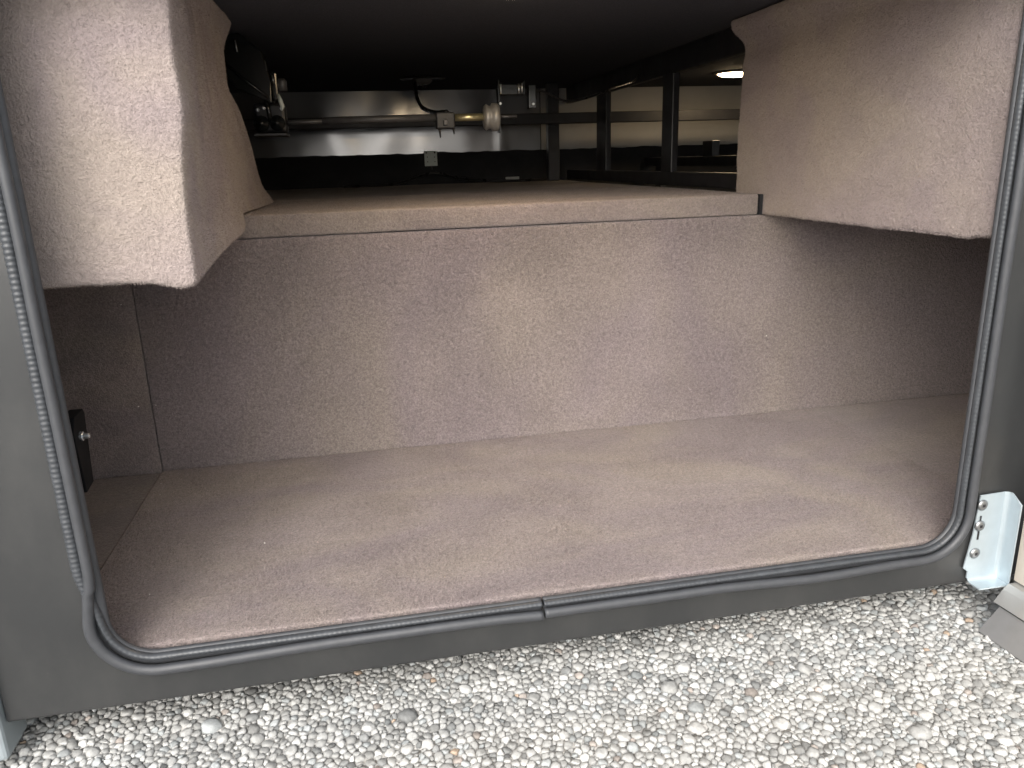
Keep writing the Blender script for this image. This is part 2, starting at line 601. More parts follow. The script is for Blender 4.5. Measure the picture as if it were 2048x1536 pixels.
box('corner_trim', -0.205, -0.139, -0.014, 0.05, -0.118, 1.35, 'trim', comp, 0.005)
box('side_skin', -0.9, -0.207, 0.0, 0.03, -0.07, 1.35, 'paint', comp, 0.003)

def wavy(amp, s, seed, axis):
    def f(x, y, z):
        d = amp*fbm(x, y, z, s, seed) + 0.35*amp*fbm(x, y, z, s*3.1, seed+3)
        p = [x, y, z]
        p[axis] += d
        return tuple(p)
    return f
soft_box('floor_panel', (-0.088, 0.017, -0.014), (1.825, D-0.006, 0.0), 0.003, 0.03, 'carpet_floor', wavy(0.0012, 7, 2, 2), comp)
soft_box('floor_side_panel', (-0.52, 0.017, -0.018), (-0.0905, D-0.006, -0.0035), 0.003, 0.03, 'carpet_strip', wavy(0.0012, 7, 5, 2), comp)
soft_box('back_panel', (-0.088, D, -0.012), (1.825, D+0.014, 0.4558), 0.003, 0.03, 'carpet_wall', wavy(0.0016, 6, 9, 1), comp)
soft_box('back_side_panel', (-0.52, D+0.001, -0.012), (-0.0894, D+0.015, 0.4558), 0.003, 0.03, 'carpet_side', wavy(0.0016, 6, 13, 1), comp)
box('liner', -0.56, 2.08, 0.036, D+0.03, -0.05, -0.021, 'black_matte', comp)
box('liner', -0.56, 2.08, D+0.018, D+0.04, -0.02, 0.449, 'black_matte', comp)
box('end_panel', -0.545, -0.525, 0.036, D+0.016, -0.02, CEIL-0.004, 'carpet_side', comp)
box('end_panel', 1.83, 1.85, 0.036, D+0.016, -0.02, CEIL-0.004, 'carpet_wall', comp)

# carpeted ledge behind the compartment: its lid runs to the far side
lid = soft_box('carpeted_ledge', (-0.5, D-0.003, 0.4570), (1.2005, FAR-0.01, 0.501), 0.005, (0.05, 0.05, 0.02), 'carpet_lid', wavy(0.0010, 5, 21, 2), None)
tag(lid, 'long low carpeted ledge lid across the top of the back panel', 'ledge')

box('gap_shade_strip', 1.2022, 1.2095, D-0.004, 0.80, 0.4570, 0.4995, 'black_matte', comp)  # black filler strip standing in for the shade of the deep gap

# ------------------------------------------------------------------ rear surroundings
kind(box('ceiling', -0.9, 2.6, 0.0355, FAR+0.05, CEIL, CEIL+0.02, 'ceiling'), 'structure')
for nm, a in (('side_wall', (-0.92, -0.9)), ('side_wall', (2.6, 2.62))):
    kind(box(nm, a[0], a[1], 0.0355, FAR+0.05, -0.06, CEIL-0.002, 'black_matte'), 'structure')
kind(box('rear_floor', 1.205, 2.6, D+0.045, FAR, 0.38, 0.40, 'black_matte'), 'structure')
kind(box('underbelly', -0.9, 2.6, 0.051, FAR+0.05, -0.058, -0.052, 'black_matte'), 'structure')

def far_wall():
    e = thing('far_wall', 'far wall hung with a shiny grey sheet above a black lower panel', 'wall', (0.8, FAR, 0.5))
    box('lower_panel', -0.9, 2.6, FAR-0.004, FAR+0.004, 0.40, 0.70, 'black_matte', e)
    box('backing', -0.9, 2.6, FAR+0.006, FAR+0.03, -0.05, CEIL-0.002, 'black_matte', e)
    def sheet(name, xa, xb, mat, nx, nz=14):
        verts, faces = [], []
        for i in range(nx+1):
            x = xa+(xb-xa)*i/nx
            low = 0.626+0.006*fbm(x, 0, 0, 9, 4)+0.004*fbm(x, 0, 0, 23, 8)
            for j in range(nz+1):
                t = j/nz
                z = low+(0.868-low)*t
                y = FAR-0.012 + 0.006*fbm(x, 0, z, 3.0, 2) + 0.0030*fbm(x, 0, z*0.6, 8.0, 6)
                y -= 0.002*math.exp(-((x-0.96)/0.02)**2)
                verts.append((x, y, z))
        for i in range(nx):
            for j in range(nz):
                a = i*(nz+1)+j
                faces.append((a, a+nz+1, a+nz+2, a+1))
        link_mesh(name, verts, faces, mat, e, True)
    sheet('shiny_sheet', -0.5, 1.126, 'foil', 100)
    sheet('dull_sheet', 1.130, 2.4, 'dull_sheet', 60)
far_wall()

# ------------------------------------------------------------------ carpet-wrapped boxes
def interp(tab, v):
    for (a, b), (c, d) in zip(tab, tab[1:]):
        if v <= c: return b+(d-b)*max(0.0, min(1.0, (v-a)/(c-a)))
    return tab[-1][1]
REAR = [(0.50, 1.13), (0.51, 1.11), (0.54, 1.04), (0.575, 0.98), (0.63, 0.92), (0.70, 0.80), (0.73, 0.68), (0.80, 0.70), (0.86, 0.80), (0.90, 0.82)]
def left_deform(x, y, z):
    zz = z
    if z < 0.505: zz = z + (0.505-0.452)*(0.35*sstep(y, 0.10, 0.60)+0.65*sstep(y, 0.58, 0.65))*max(0.0, (0.505-z)/0.053)
    yr = interp(REAR, zz)
    yy = y
    if y > 0.30: yy = 0.30+(y-0.30)*(yr-0.30)/(1.10-0.30)
    s = sstep(x, 0.0, 0.12)
    xx = x
    xx += s*0.012*sstep(yy, 0.66, 0.95)*(1-sstep(zz, 0.505, 0.55))       # carpet flares onto the ledge
    xx += s*0.004*math.exp(-((zz-0.66)/0.03)**2)*sstep(0.3-yy, 0.0, 0.2)
    xx -= s*0.004*sstep(zz, 0.55, 0.78)*(1-sstep(zz, 0.80, 0.87))*sstep(yy, 0.15, 0.5)
    xx += s*0.003*sstep(zz, 0.80, 0.86)
    xx += s*0.015*sstep(zz, 0.47, 0.80)*(1-sstep(yy, 0.15, 0.6))
    crease = 0.520-0.010*sstep(yy, 0.2, 0.9)
    xx -= s*0.008*sstep(zz, crease-0.030, crease)*sstep(yy, 0.10, 0.28)
    xx -= s*0.006*sstep(yy, 0.10, 0.62)
    xx += s*0.003*fbm(x, y, z, 9, 3)
    yy -= 0.003*fbm(x, y, z, 8, 17)*(1-sstep(y, 0.08, 0.2))
    # drooping carpet corner at the lower front edge
    zz -= 0.010*math.exp(-((x-0.128)/0.022)**2)*math.exp(-((y-0.085)/0.05)**2)*(1-sstep(z, 0.455, 0.49))
    zz += 0.0022*fbm(x, y, z, 28, 5)*(1-sstep(z, 0.452, 0.47))+0.0010*fbm(x, y, z, 110, 9)*(1-sstep(z, 0.452, 0.462))
    return (xx, yy, zz)
lb = soft_box('carpeted_box', (-0.50, 0.075, 0.4575), (0.146, 1.10, 0.867), 0.006, (0.006, 0.012, 0.010), 'carpet_box', left_deform)
tag(lb, 'tall carpet-wrapped box hanging at the upper left, sagging carpet at its lower corner', 'box')

def right_deform(x, y, z):
    s = 1-sstep(x, 1.22, 1.35)
    xx = x
    xx -= s*0.026*sstep(z, 0.815, 0.85)
    xx += s*0.006*math.exp(-((z-0.80)/0.018)**2)*sstep(y, 0.35, 0.75)
    xx += s*0.003*fbm(x, y, z, 7, 31)
    yy = y + 0.006*sstep(y, 0.6, 0.79)*fbm(0, 0, z, 22, 8) + 0.012*sstep(y, 0.6, 0.79)*sstep(z, 0.81, 0.85)
    low = 1-sstep(z, 0.456, 0.476)
    zz = z + low*(0.003*fbm(x, y, z, 16, 4)+0.0022*fbm(x, y, z, 55, 7)+0.0016*fbm(x, y, z, 150, 2))
    zz += low*0.006*(1-sstep(y, 0.02, 0.09))
    return (xx, yy, zz)
rb = soft_box('carpeted_box', (1.2115, 0.022, 0.457), (1.82, 0.785, 0.867), 0.006, (0.012, 0.005, 0.010), 'carpet_box', right_deform)
tag(rb, 'carpet-wrapped side box hanging at the upper right with a frayed lower edge', 'box')

def fringe(name, parent, pts, n, length, spread):
    """short carpet fibres sticking out along a cut edge"""
    verts, faces = [], []
    for _ in range(n):
        i = random.randrange(len(pts)-1)
        t = random.random()
        p = Vector(pts[i]).lerp(Vector(pts[i+1]), t)
        d = Vector((random.gauss(spread[0], 0.6), random.gauss(spread[1], 0.6), random.gauss(spread[2], 0.5))).normalized()
        L = length*(0.4+random.random())
        w = Vector((random.gauss(0, 1), random.gauss(0, 1), random.gauss(0, 1))).cross(d).normalized()*0.00045
        m = p+d*L*0.55
        e = p+d*L+Vector((random.gauss(0, L*0.2), random.gauss(0, L*0.2), 0))
        k = len(verts)
        p = p-d*0.002
        verts.extend([p-w, p+w, m+w, m-w, e])
        faces.extend([(k, k+1, k+2, k+3), (k+3, k+2, k+4)])
    kind(link_mesh(name, verts, faces, 'carpet_box', parent), 'stuff')
fringe('edge_fibres', rb, [(1.2135, y, 0.460+0.006*(1-sstep(y, 0.02, 0.09))) for y in np.linspace(0.03, 0.66, 30)], 1500, 0.0030, (-0.5, 0, -0.9))
0 and fringe('edge_fibres', lb, [(x, 0.08, 0.456) for x in np.linspace(-0.12, 0.135, 14)], 1100, 0.0042, (0, -0.5, -0.9))

def pile(name, parent, origin, u, v, nrm, su, sv, n, mat, lean):
    """short fibres standing on a carpeted face"""
    o, u, v, nrm = (np.array(a, float) for a in (origin, u, v, nrm))
    a = rng.random((n, 1))*su
    b = rng.random((n, 1))*sv
    p = o + u*a + v*b - nrm*0.0008
    th = rng.random((n, 1))*6.283
    w = (u*np.cos(th)+v*np.sin(th))*0.00055
    L = 0.0022+0.0018*rng.random((n, 1))
    g = rng.standard_normal((n, 2))*0.55
    d = nrm*L + (u*(g[:, :1]+lean[0])+v*(g[:, 1:]+lean[1]))*L
    V = np.stack([p-w, p+w, p+d], 1).reshape(-1, 3)
    me = bpy.data.meshes.new(name)
    me.vertices.add(len(V))
    me.vertices.foreach_set('co', V.reshape(-1))
    me.loops.add(3*n)
    me.loops.foreach_set('vertex_index', np.arange(3*n, dtype=np.int32))
    me.polygons.add(n)
    me.polygons.foreach_set('loop_start', (np.arange(n)*3).astype(np.int32))
    me.update(calc_edges=True)
    me.materials.append(M[mat])
    ob = bpy.data.objects.new(name, me)
    COL.objects.link(ob)
    attach(ob, parent)
    kind(ob, 'stuff')
def pile_on(name, ob, n, mat, keep):
    """fibres standing on the faces of ob for which keep(centre, normal) holds"""
    me0 = ob.data
    co = np.empty(len(me0.vertices)*3)
    me0.vertices.foreach_get('co', co)
    co = co.reshape(-1, 3)
    qs = [p for p in me0.polygons if len(p.vertices) == 4 and keep(p.center, p.normal)]
    q = np.array([list(p.vertices) for p in qs])
    ar = np.array([p.area for p in qs])
    nr = np.array([p.normal[:] for p in qs])
    k = rng.choice(len(qs), n, p=ar/ar.sum())
    a, b = rng.random((n, 1)), rng.random((n, 1))
    c = co[q[k]]
    p = (c[:, 0]*(1-a)+c[:, 1]*a)*(1-b) + (c[:, 3]*(1-a)+c[:, 2]*a)*b
    nn = nr[k]
    rv = rng.standard_normal((n, 3))
    w = np.cross(nn, rv)
    w = w/np.linalg.norm(w, axis=1)[:, None]*0.0005
    L = 0.0011+0.0012*rng.random((n, 1))
    t = rng.standard_normal((n, 3))*0.55
    t -= nn*(t*nn).sum(1)[:, None]
    tip = p + (nn + t + np.array([0, 0, -0.25]))*L
    p = p-nn*0.0007
    V = np.stack([p-w, p+w, tip], 1).reshape(-1, 3)
    me = bpy.data.meshes.new(name)
    me.vertices.add(3*n)
    me.vertices.foreach_set('co', V.reshape(-1))
    me.loops.add(3*n)
    me.loops.foreach_set('vertex_index', np.arange(3*n, dtype=np.int32))
    me.polygons.add(n)
    me.polygons.foreach_set('loop_start', (np.arange(n)*3).astype(np.int32))
    me.update(calc_edges=True)
    me.materials.append(M[mat])
    o = bpy.data.objects.new(name, me)
    COL.objects.link(o)
    attach(o, ob)
    kind(o, 'stuff')
pile_on('box_pile', lb, 130000, 'carpet_box', lambda c, m: (m.y < -0.3 and c.x > -0.2) or (m.x > 0.3 and c.y < 1.2) or (m.z < -0.5 and c.x > -0.2 and c.y < 0.3))
pile_on('box_pile', rb, 130000, 'carpet_box', lambda c, m: (m.x < -0.3) or (m.z < -0.4 and c.x < 1.25) or (m.y < -0.3 and c.x < 1.25))
pile_on('ledge_pile', lid, 70000, 'carpet_lid', lambda c, m: c.x > 0.05 and ((m.y < -0.3) or (m.z > 0.5 and c.y < 1.3)))
pile('floor_pile', comp, (-0.083, 0.02, 0), (1, 0, 0), (0, 1, 0), (0, 0, 1), 1.45, D-0.031, 260000, 'carpet_floor', (0.3, 0.2))
pile('back_pile', comp, (-0.083, D, 0.008), (1, 0, 0), (0, 0, 1), (0, -1, 0), 1.55, 0.444, 200000, 'carpet_wall', (0.2, -0.3))

# ------------------------------------------------------------------ rubber seal around the opening
def seal():
    e = thing('rubber_seal', 'grey rubber door seal with ribbed edge running around the opening', 'seal', (0.6, 0, 0))
    pts = []                                   # inner edge path, starting at the joint in the bottom run, going left
    JX = 0.552
    def seg(a, b, step):
        n = max(2, int(math.hypot(b[0]-a[0], b[1]-a[1])/step))
        return [(a[0]+(b[0]-a[0])*k/n, a[1]+(b[1]-a[1])*k/n) for k in range(n)]
    def arc(cx, cz, a0, a1, step):
        n = max(4, int(CR*abs(math.radians(a1-a0))/step))
        return [(cx+CR*math.cos(math.radians(a0+(a1-a0)*k/n)), cz+CR*math.sin(math.radians(a0+(a1-a0)*k/n))) for k in range(n)]
    st = 0.0016
    pts += seg((JX, 0), (CR, 0), st)
    pts += arc(CR, CR, 270, 180, st)
    pts += seg((0, CR), (0, OH-CR), st)
    pts += arc(CR, OH-CR, 180, 90, st)
    pts += seg((CR, OH), (OW-CR, OH), st)
    pts += arc(OW-CR, OH-CR, 90, 0, st)
    pts += seg((OW, OH-CR), (OW, CR), st)
    pts += arc(OW-CR, CR, 0, -90, st)
    pts += seg((OW-CR, 0), (JX+0.0014, 0), st)
    n = len(pts)
    P = np.array(pts)
    tg = np.gradient(P, axis=0)
    tg /= np.linalg.norm(tg, axis=1)[:, None]
    nr = np.stack([-tg[:, 1], tg[:, 0]], 1)     # outward?
    c = np.array([0.6, OH/2])
    if ((P-c)*nr).sum(1).mean() < 0: nr = -nr
    def flip(i):
        """0 on the bottom, right and top, 1 along the left side where the bulb is folded inwards"""
        x, z = P[i]
        if i > n*0.55: return 0.0
        if x > 0.3: return 0.0 if z < 0.4 else 0.0
        if z > OH-CR*0.9: return max(0.0, 1-sstep(x, 0.03, 0.25))
        return sstep(z, 0.035, 0.135)
    def run(name, off, yo, rx, ry, seg, mat, rib=0.0, sink=0.0, stride=1):
        verts, faces = [], []
        idx = list(range(0, n, stride))
        for a, i in enumerate(idx):
            f = flip(i)
            o = off(f, i)
            mod = 1.0
            if rib: mod = 1.0 + rib*(-1 if a % 4 == 0 else 0.33)*(0.5+0.5*f)
            s = mod
            for k in range(seg):
                t = 2*math.pi*k/seg
                on = o + rx(f, i)*math.cos(t)*s
                yy = yo(f, i) - ry(f, i)*math.sin(t)*s
                verts.append((P[i, 0]+nr[i, 0]*on, yy, P[i, 1]+nr[i, 1]*on))
        m = len(idx)
        for i in range(m-1):
            for k in range(seg):
                k2 = (k+1) % seg
                faces.append((i*seg+k, (i+1)*seg+k, (i+1)*seg+k2, i*seg+k2))
        faces.append(tuple(range(seg)))
        faces.append(tuple((m-1)*seg+k for k in range(seg-1, -1, -1)))
        ob = link_mesh(name, verts, faces, mat, e, True)
        bm = bmesh.new(); bm.from_mesh(ob.data)
        bmesh.ops.recalc_face_normals(bm, faces=bm.faces)
        bm.to_mesh(ob.data); bm.free()
        return ob
    def lump(i):
        x, z = P[i]
        w = 0.0012*mnoise.noise(Vector((x*6, z*6, 1.3)))
        if z < 0.02 and i > n/2: w += 0.0045*math.exp(-((x-0.98)/0.10)**2)       # the bulb lifts off the sill here
        if z < 0.02 and i < n/2: w += 0.003*math.exp(-((x-0.57)/0.05)**2)
        if z < 0.1 and x < 0.35: w += 0.004*math.exp(-((x-0.07)/0.10)**2)
        return w
    run('bulb', lambda f, i: 0.0165*(1-f)+0.0062*f+lump(i), lambda f, i: -0.010-0.003*f, lambda f, i: 0.0071-0.0009*f, lambda f, i: 0.0064-0.0002*f, 14, 'rubber', 0, stride=3)
    run('ribbed_trim', lambda f, i: 0.0042*(1-f)+0.0195*f, lambda f, i: -0.004-0.001*f, lambda f, i: 0.0040+0.0030*f, lambda f, i: 0.0062+0.001*f, 10, 'rubber_rib', 0.11)
    run('lip', lambda f, i: 0.0085, lambda f, i: 0.0025, lambda f, i: 0.0105, lambda f, i: 0.006, 10, 'rubber', 0, stride=3)
seal()

# ------------------------------------------------------------------ hinge bracket, door edge
def bracket():
    e = thing('hinge_bracket', 'shiny zinc-plated bent bracket with three screws at the lower right corner', 'bracket', (1.25, 0, -0.06))
    # sheet: flat plate on the frame, side flange and foot bent towards the viewer
    th = 0.0025
    X0, XB, Z0, Z1 = 1.224, 1.280, -0.062, 0.078
    yb = -0.0045
    bm = bmesh.new()
    outline = [(X0+0.012, Z1), (XB, Z1+0.001), (XB, Z0), (X0+0.008, Z0), (X0+0.008, Z0+0.012), (X0, Z0+0.018), (X0+0.008, Z0+0.075)]
    vs = [bm.verts.new((x, yb, z)) for x, z in outline]
    bm.faces.new(vs)
    # side flange with a rounded bend
    prof = [(XB, yb), (XB+0.003, yb-0.0010), (XB+0.0052, yb-0.0034), (XB+0.0062, yb-0.0070), (XB+0.0062, yb-0.026)]
    rows = [[bm.verts.new((x, y, z)) for (x, y), z in zip(prof, [zz]*5)] for zz in (Z0-0.006, Z1+0.001)]
    rows[1][4].co.z -= 0.012
    for k in range(4): bm.faces.new((rows[0][k], rows[0][k+1], rows[1][k+1], rows[1][k]))
    # foot
    fp = [(yb, Z0), (yb-0.0012, Z0-0.003), (yb-0.004, Z0-0.0052), (yb-0.008, Z0-0.006), (yb-0.026, Z0-0.006)]
    rows = [[bm.verts.new((x, y, z)) for y, z in fp] for x in (X0+0.010, XB+0.0062)]
    for k in range(4): bm.faces.new((rows[0][k], rows[0][k+1], rows[1][k+1], rows[1][k]))
    bmesh.ops.remove_doubles(bm, verts=bm.verts, dist=1e-4)
    bmesh.ops.recalc_face_normals(bm, faces=bm.faces)
    ob = bm_obj('plate', bm, 'zinc', e)
    sol = ob.modifiers.new('thickness', 'SOLIDIFY')
    sol.thickness = th
    sol.offset = 0
    bv = ob.modifiers.new('edges', 'BEVEL')
    bv.width = 0.0006
    bv.segments = 2
    for k, (x, z) in enumerate(((1.2405, 0.062), (1.2410, 0.0275), (1.2395, -0.019))):
        s = lathe('screw', [(0.0088, 0.0), (0.0088, 0.0012), (0.0064, 0.0030), (0.0050, 0.0034)], (0, -1, 0), (x, yb-0.0014, z), 'screw', e, 20)
        box('socket', x-0.0022, x+0.0022, yb-0.0052, yb-0.0046, z-0.0022, z+0.0022, 'black', s)
    box('slot', 1.2392, 1.2424, yb-0.0022, yb-0.0014, 0.004, 0.018, 'black', e, 0.0003)
    box('slot', 1.2395, 1.2422, yb-0.0022, yb-0.0014, 0.036, 0.044, 'black', e, 0.0003)
bracket()

def door():
    e = thing('compartment_door', 'open compartment door seen edge-on at the right with a grey bottom lip', 'door', (1.32, -0.6, -0.1))
    ya, yb = -0.030, -1.18
    def rx(y): return 0.05*(-y)            # swings slightly outwards
    def prism(name, prof, y0, y1, mat):
        verts, faces = [], []
        m = len(prof)
        for y in (y0, y1):
            for x, z in prof: verts.append((x+rx(y), y, z))
        for k in range(m):
            k2 = (k+1) % m
            faces.append((k, k2, m+k2, m+k))
        faces.append(tuple(range(m-1, -1, -1)))
        faces.append(tuple(range(m, 2*m)))
        ob = link_mesh(name, verts, faces, mat, e)
        bm = bmesh.new(); bm.from_mesh(ob.data)
        bmesh.ops.recalc_face_normals(bm, faces=bm.faces)
        bm.to_mesh(ob.data); bm.free()
    prism('edge_strip', [(1.293, -0.060), (1.330, -0.060), (1.330, 0.15), (1.293, 0.15)], ya, yb, 'door_skin')
    prism('door_panel', [(1.293, 0.152), (1.330, 0.152), (1.330, 0.84), (1.293, 0.84)], ya, yb, 'door_inner')
    prism('bottom_rail', [(1.280, -0.062), (1.334, -0.062), (1.334, -0.093), (1.262, -0.093), (1.258, -0.090), (1.272, -0.070)], ya-0.004, yb, 'alu')
    prism('bottom_lip', [(1.262, -0.095), (1.292, -0.095), (1.262, -0.136), (1.232, -0.136), (1.230, -0.132)], ya-0.012, yb, 'grey_flap')
door()

# ------------------------------------------------------------------ latch plate inside the left side
def latch():
    e = thing('latch_plate', 'black latch plate with a zinc bolt just inside the left edge', 'latch', (-0.024, 0.09, 0.20))
    bm = bmesh.new()
    prof = [(0.066, 0.199), (0.094, 0.203), (0.1075, 0.292), (0.104, 0.299), (0.072, 0.297), (0.060, 0.280)]
    a = [bm.verts.new((-0.018, y, z)) for y, z in prof]
    b = [bm.verts.new((-0.034, y, z)) for y, z in prof]
    bm.faces.new(a); bm.faces.new(b[::-1])
    for k in range(6): bm.faces.new((a[k], b[k], b[(k+1) % 6], a[(k+1) % 6]))
    bm_obj('plate', bm, 'latch_black', e, bevel=0.0008)
    lathe('bolt', [(0.0062, 0), (0.0062, 0.003), (0.0040, 0.0034), (0.0034, 0.010), (0.0020, 0.011)], (1, 0, 0), (-0.0178, 0.079, 0.270), 'bright_steel', e, 8, False)
latch()

# ------------------------------------------------------------------ chassis frame on the right of the ledge
def chassis():
    e = thing('chassis_frame', 'black steel chassis frame with upright posts standing beyond the ledge', 'frame', (1.26, 1.5, 0.50))
    x0, x1 = 1.235, 1.258
    box('bottom_rail', x0, x1, 0.80, FAR-0.03, 0.503, 0.541, 'black', e, 0.003)
    box('top_rail', x0, x1, 0.80, FAR-0.03, 0.806, CEIL-0.002, 'black', e, 0.003)
    for y0, y1 in ((1.235, 1.312), (1.840, 1.950)):
        box('post', x0+0.001, x1-0.001, y0, y1, 0.539, 0.808, 'black', e, 0.003)
chassis()
def side_rail():
    e = thing('side_rail', 'thin black side rail with a small block in the space beyond the frame', 'rail', (1.6, 1.8, 0.4))
    box('rail', 1.585, 1.62, 0.80, FAR-0.03, 0.545, 0.580, 'black', e, 0.003)
    box('block', 1.588, 1.618, 1.72, 1.80, 0.578, 0.632, 'black', e, 0.003)
    box('stand', 1.590, 1.615, 2.2, 2.26, 0.40, 0.547, 'black', e, 0.003)
    box('stand', 1.590, 1.615, 1.2, 1.26, 0.40, 0.547, 'black', e, 0.003)
side_rail()
cb = box('cross_beam', -0.62, 2.55, 2.10, 2.135, 0.716, 0.756, 'black', None, 0.003)
tag(cb, 'black square cross beam spanning in front of the shiny far wall', 'beam')
up = box('upright_channel', 1.105, 1.150, 2.16, 2.20, 0.503, 0.868, 'black', None, 0.003)
tag(up, 'narrow black upright between the shiny sheet and the frame posts', 'upright')

# ------------------------------------------------------------------ landing gear jack and its drive shaft
def jack():
    e = thing('jack_gearbox', 'glossy black jack gearbox and bracket beside the left carpeted box', 'gearbox', (0.15, 0.98, 0.66))
    bm = bmesh.new()
    # upper housing: angular cast plate
    prof = [(0.085, 0.862), (0.128, 0.868), (0.172, 0.830), (0.182, 0.770), (0.182, 0.722), (0.150, 0.740), (0.105, 0.757), (0.088, 0.790)]
    a = [bm.verts.new((x, 0.955, z)) for x, z in prof]
    b = [bm.verts.new((x, 1.035, z)) for x, z in prof]
    bm.faces.new(a); bm.faces.new(b[::-1])
    for k in range(8): bm.faces.new((a[k], b[k], b[(k+1) % 8], a[(k+1) % 8]))
    bm_obj('housing', bm, 'gloss_black', e, bevel=0.004)
    # rib running down the housing
    tube('rib', [(0.093, 0.952, 0.806), (0.13, 0.950, 0.772), (0.176, 0.950, 0.735)], 0.0035, 'gloss_black', e, 8)
    box('lower_block', 0.135, 0.205, 0.985, 1.04, 0.662, 0.728, 'black', e, 0.008)
    for x in (0.152, 0.186):
        lathe('boss', [(0.017, 0.0), (0.017, 0.014), (0.014, 0.018), (0.007, 0.019), (0.006, 0.025)], (0, -1, 0), (x, 0.986, 0.683), 'gloss_black', e, 20)
    tube('link_arm', [(0.168, 0.962, 0.735), (0.171, 0.960, 0.712), (0.173, 0.962, 0.690)], 0.005, 'gloss_black', e, 8)
    lathe('motor_end', [(0.012, 0), (0.012, 0.02), (0.008, 0.026)], (0, 0, 1), (0.203, 0.99, 0.752), 'steel', e, 16)
    box('foot_plate', 0.135, 0.206, 0.952, 1.045, 0.655, 0.661, 'black', e, 0.001)
    box('side_ear', 0.183, 0.196, 0.965, 1.03, 0.729, 0.790, 'gloss_black', e, 0.004)
    for x, z, r, L, m in ((0.121, 0.845, 0.0028, 0.016, 'bright_steel'), (0.178, 0.805, 0.0024, 0.014, 'steel'), (0.190, 0.776, 0.003, 0.012, 'bright_steel'), (0.200, 0.765, 0.0035, 0.010, 'steel')):
        tube('stud', [(x, 0.9515, z-L), (x-0.002, 0.9515, z+L*0.5)], r*0.55, m, e, 6)
    for x, z in ((0.146, 0.712), (0.160, 0.716), (0.187, 0.742), (0.198, 0.714)):
        lathe('bolt', [(0.0042, 0), (0.0042, 0.003), (0.003, 0.0036)], (0, -1, 0), (x, 0.984, z), 'bright_steel', e, 6, False)
    # crumpled pale tag wired on the lower block
    tube('pale_tag', [(0.196, 0.955, 0.742), (0.200, 0.952, 0.728), (0.203, 0.953, 0.716), (0.200, 0.955, 0.708)], [0.003, 0.0055, 0.005, 0.002], 'white_plate', e, 6)
jack()

def shaft():
    e = thing('drive_shaft', 'long grey drive shaft with brass sleeve and round coupling under the ceiling', 'shaft', (0.45, 1.0, 0.655))
    z = 0.687
    tube('thin_rod', [(0.206, 1.0, z-0.002), (0.30, 1.0, z-0.001)], 0.0052, 'steel', e, 12)
    tube('sleeve', [(0.285, 1.0, z), (0.55, 1.0, z+0.002)], 0.0082, 'steel', e, 16)
    box('clamp_block', 0.546, 0.590, 0.985, 1.015, 0.663, 0.700, 'black', e, 0.003)
    box('clamp_nut', 0.562, 0.573, 0.979, 0.9845, 0.670, 0.684, 'steel', e, 0.002)
    for x, h in ((0.553, 0.643), (0.586, 0.650)):
        tube('pin', [(x, 0.99, 0.668), (x+0.001, 0.988, h)], [0.0042, 0.0014], 'black', e, 8)
    tube('brass_sleeve', [(0.592, 1.0, z+0.001), (0.66, 1.0, z+0.001)], 0.0085, 'brass', e, 16)
    lathe('coupling', [(0.010, 0), (0.026, 0.003), (0.030, 0.008), (0.026, 0.014), (0.026, 0.019), (0.032, 0.023), (0.032, 0.034), (0.028, 0.038), (0.010, 0.040)], (1, 0, 0), (0.659, 1.0, z), 'coupling', e, 32)
    tube('tail_rod', [(0.698, 1.0, z+0.001), (0.742, 1.0, z+0.001)], 0.004, 'steel', e, 10)
shaft()
def hanger():
    e = thing('hanger_bracket', 'black bracket with bright bolts above the round shaft coupling', 'hanger', (0.73, 1.02, 0.70))
    box('strap', 0.7005, 0.7045, 1.012, 1.038, 0.652, 0.772, 'gloss_black', e, 0.001)
    box('strap', 0.7625, 0.7665, 1.012, 1.038, 0.738, 0.770, 'gloss_black', e, 0.001)
    box('cross_plate', 0.7050, 0.7620, 1.012, 1.038, 0.738, 0.762, 'gloss_black', e, 0.002)
    for x, zz in ((0.706, 0.752), (0.750, 0.752), (0.758, 0.754)):
        tube('stud', [(x, 1.006, zz-0.012), (x, 1.006, zz+0.010)], 0.0022, 'bright_steel', e, 6)
    for x, zz in ((0.704, 0.718), (0.786, 0.716)):
        lathe('bolt', [(0.0036, 0), (0.0036, 0.003), (0.0026, 0.0036)], (0, -1, 0), (x, 1.009 if x < 0.75 else 1.012, zz), 'bright_steel', e, 6, False)
    box('side_tab', 0.776, 0.794, 1.0125, 1.036, 0.706, 0.760, 'gloss_black', e, 0.002)
hanger()

# ------------------------------------------------------------------ ceiling lamps
def puck(loc, label, lit):
    e = thing('puck_light', label, 'light', loc, 'round puck lights under the dark ceiling')
    lathe('rim', [(0.076, 0.0), (0.079, -0.002), (0.078, -0.004), (0.070, -0.006), (0.0660, -0.0062), (0.0645, -0.004)], (0, 0, 1), loc, 'black' if not lit else 'lamp_rim', e, 40)
    m = 'lamp_lit' if lit else 'lamp_off'
    R = 0.064 if lit else 0.034
    pr = [(R, -0.004)] + [(R*math.cos(a), -0.005-(0.012 if lit else 0.020)*math.sin(a)) for a in np.linspace(0.1, 1.5, 9)]
    lathe('lens', pr, (0, 0, 1), loc, m, e, 40)
    if not lit:
        lathe('centre_cap', [(0.010, -0.026), (0.010, -0.031), (0.006, -0.0325)], (0, 0, 1), loc, 'plastic_black', e, 16)
puck((0.640, 0.482, CEIL-0.0005), 'lit warm puck light overhead nearest the opening, at the top edge', True)
puck((1.735, 1.86, CEIL-0.0005), 'lit warm puck light half hidden behind the right carpeted box', True)
puck((0.605, 1.93, CEIL-0.0005), 'dark unlit puck light under the ceiling above the drive shaft', False)

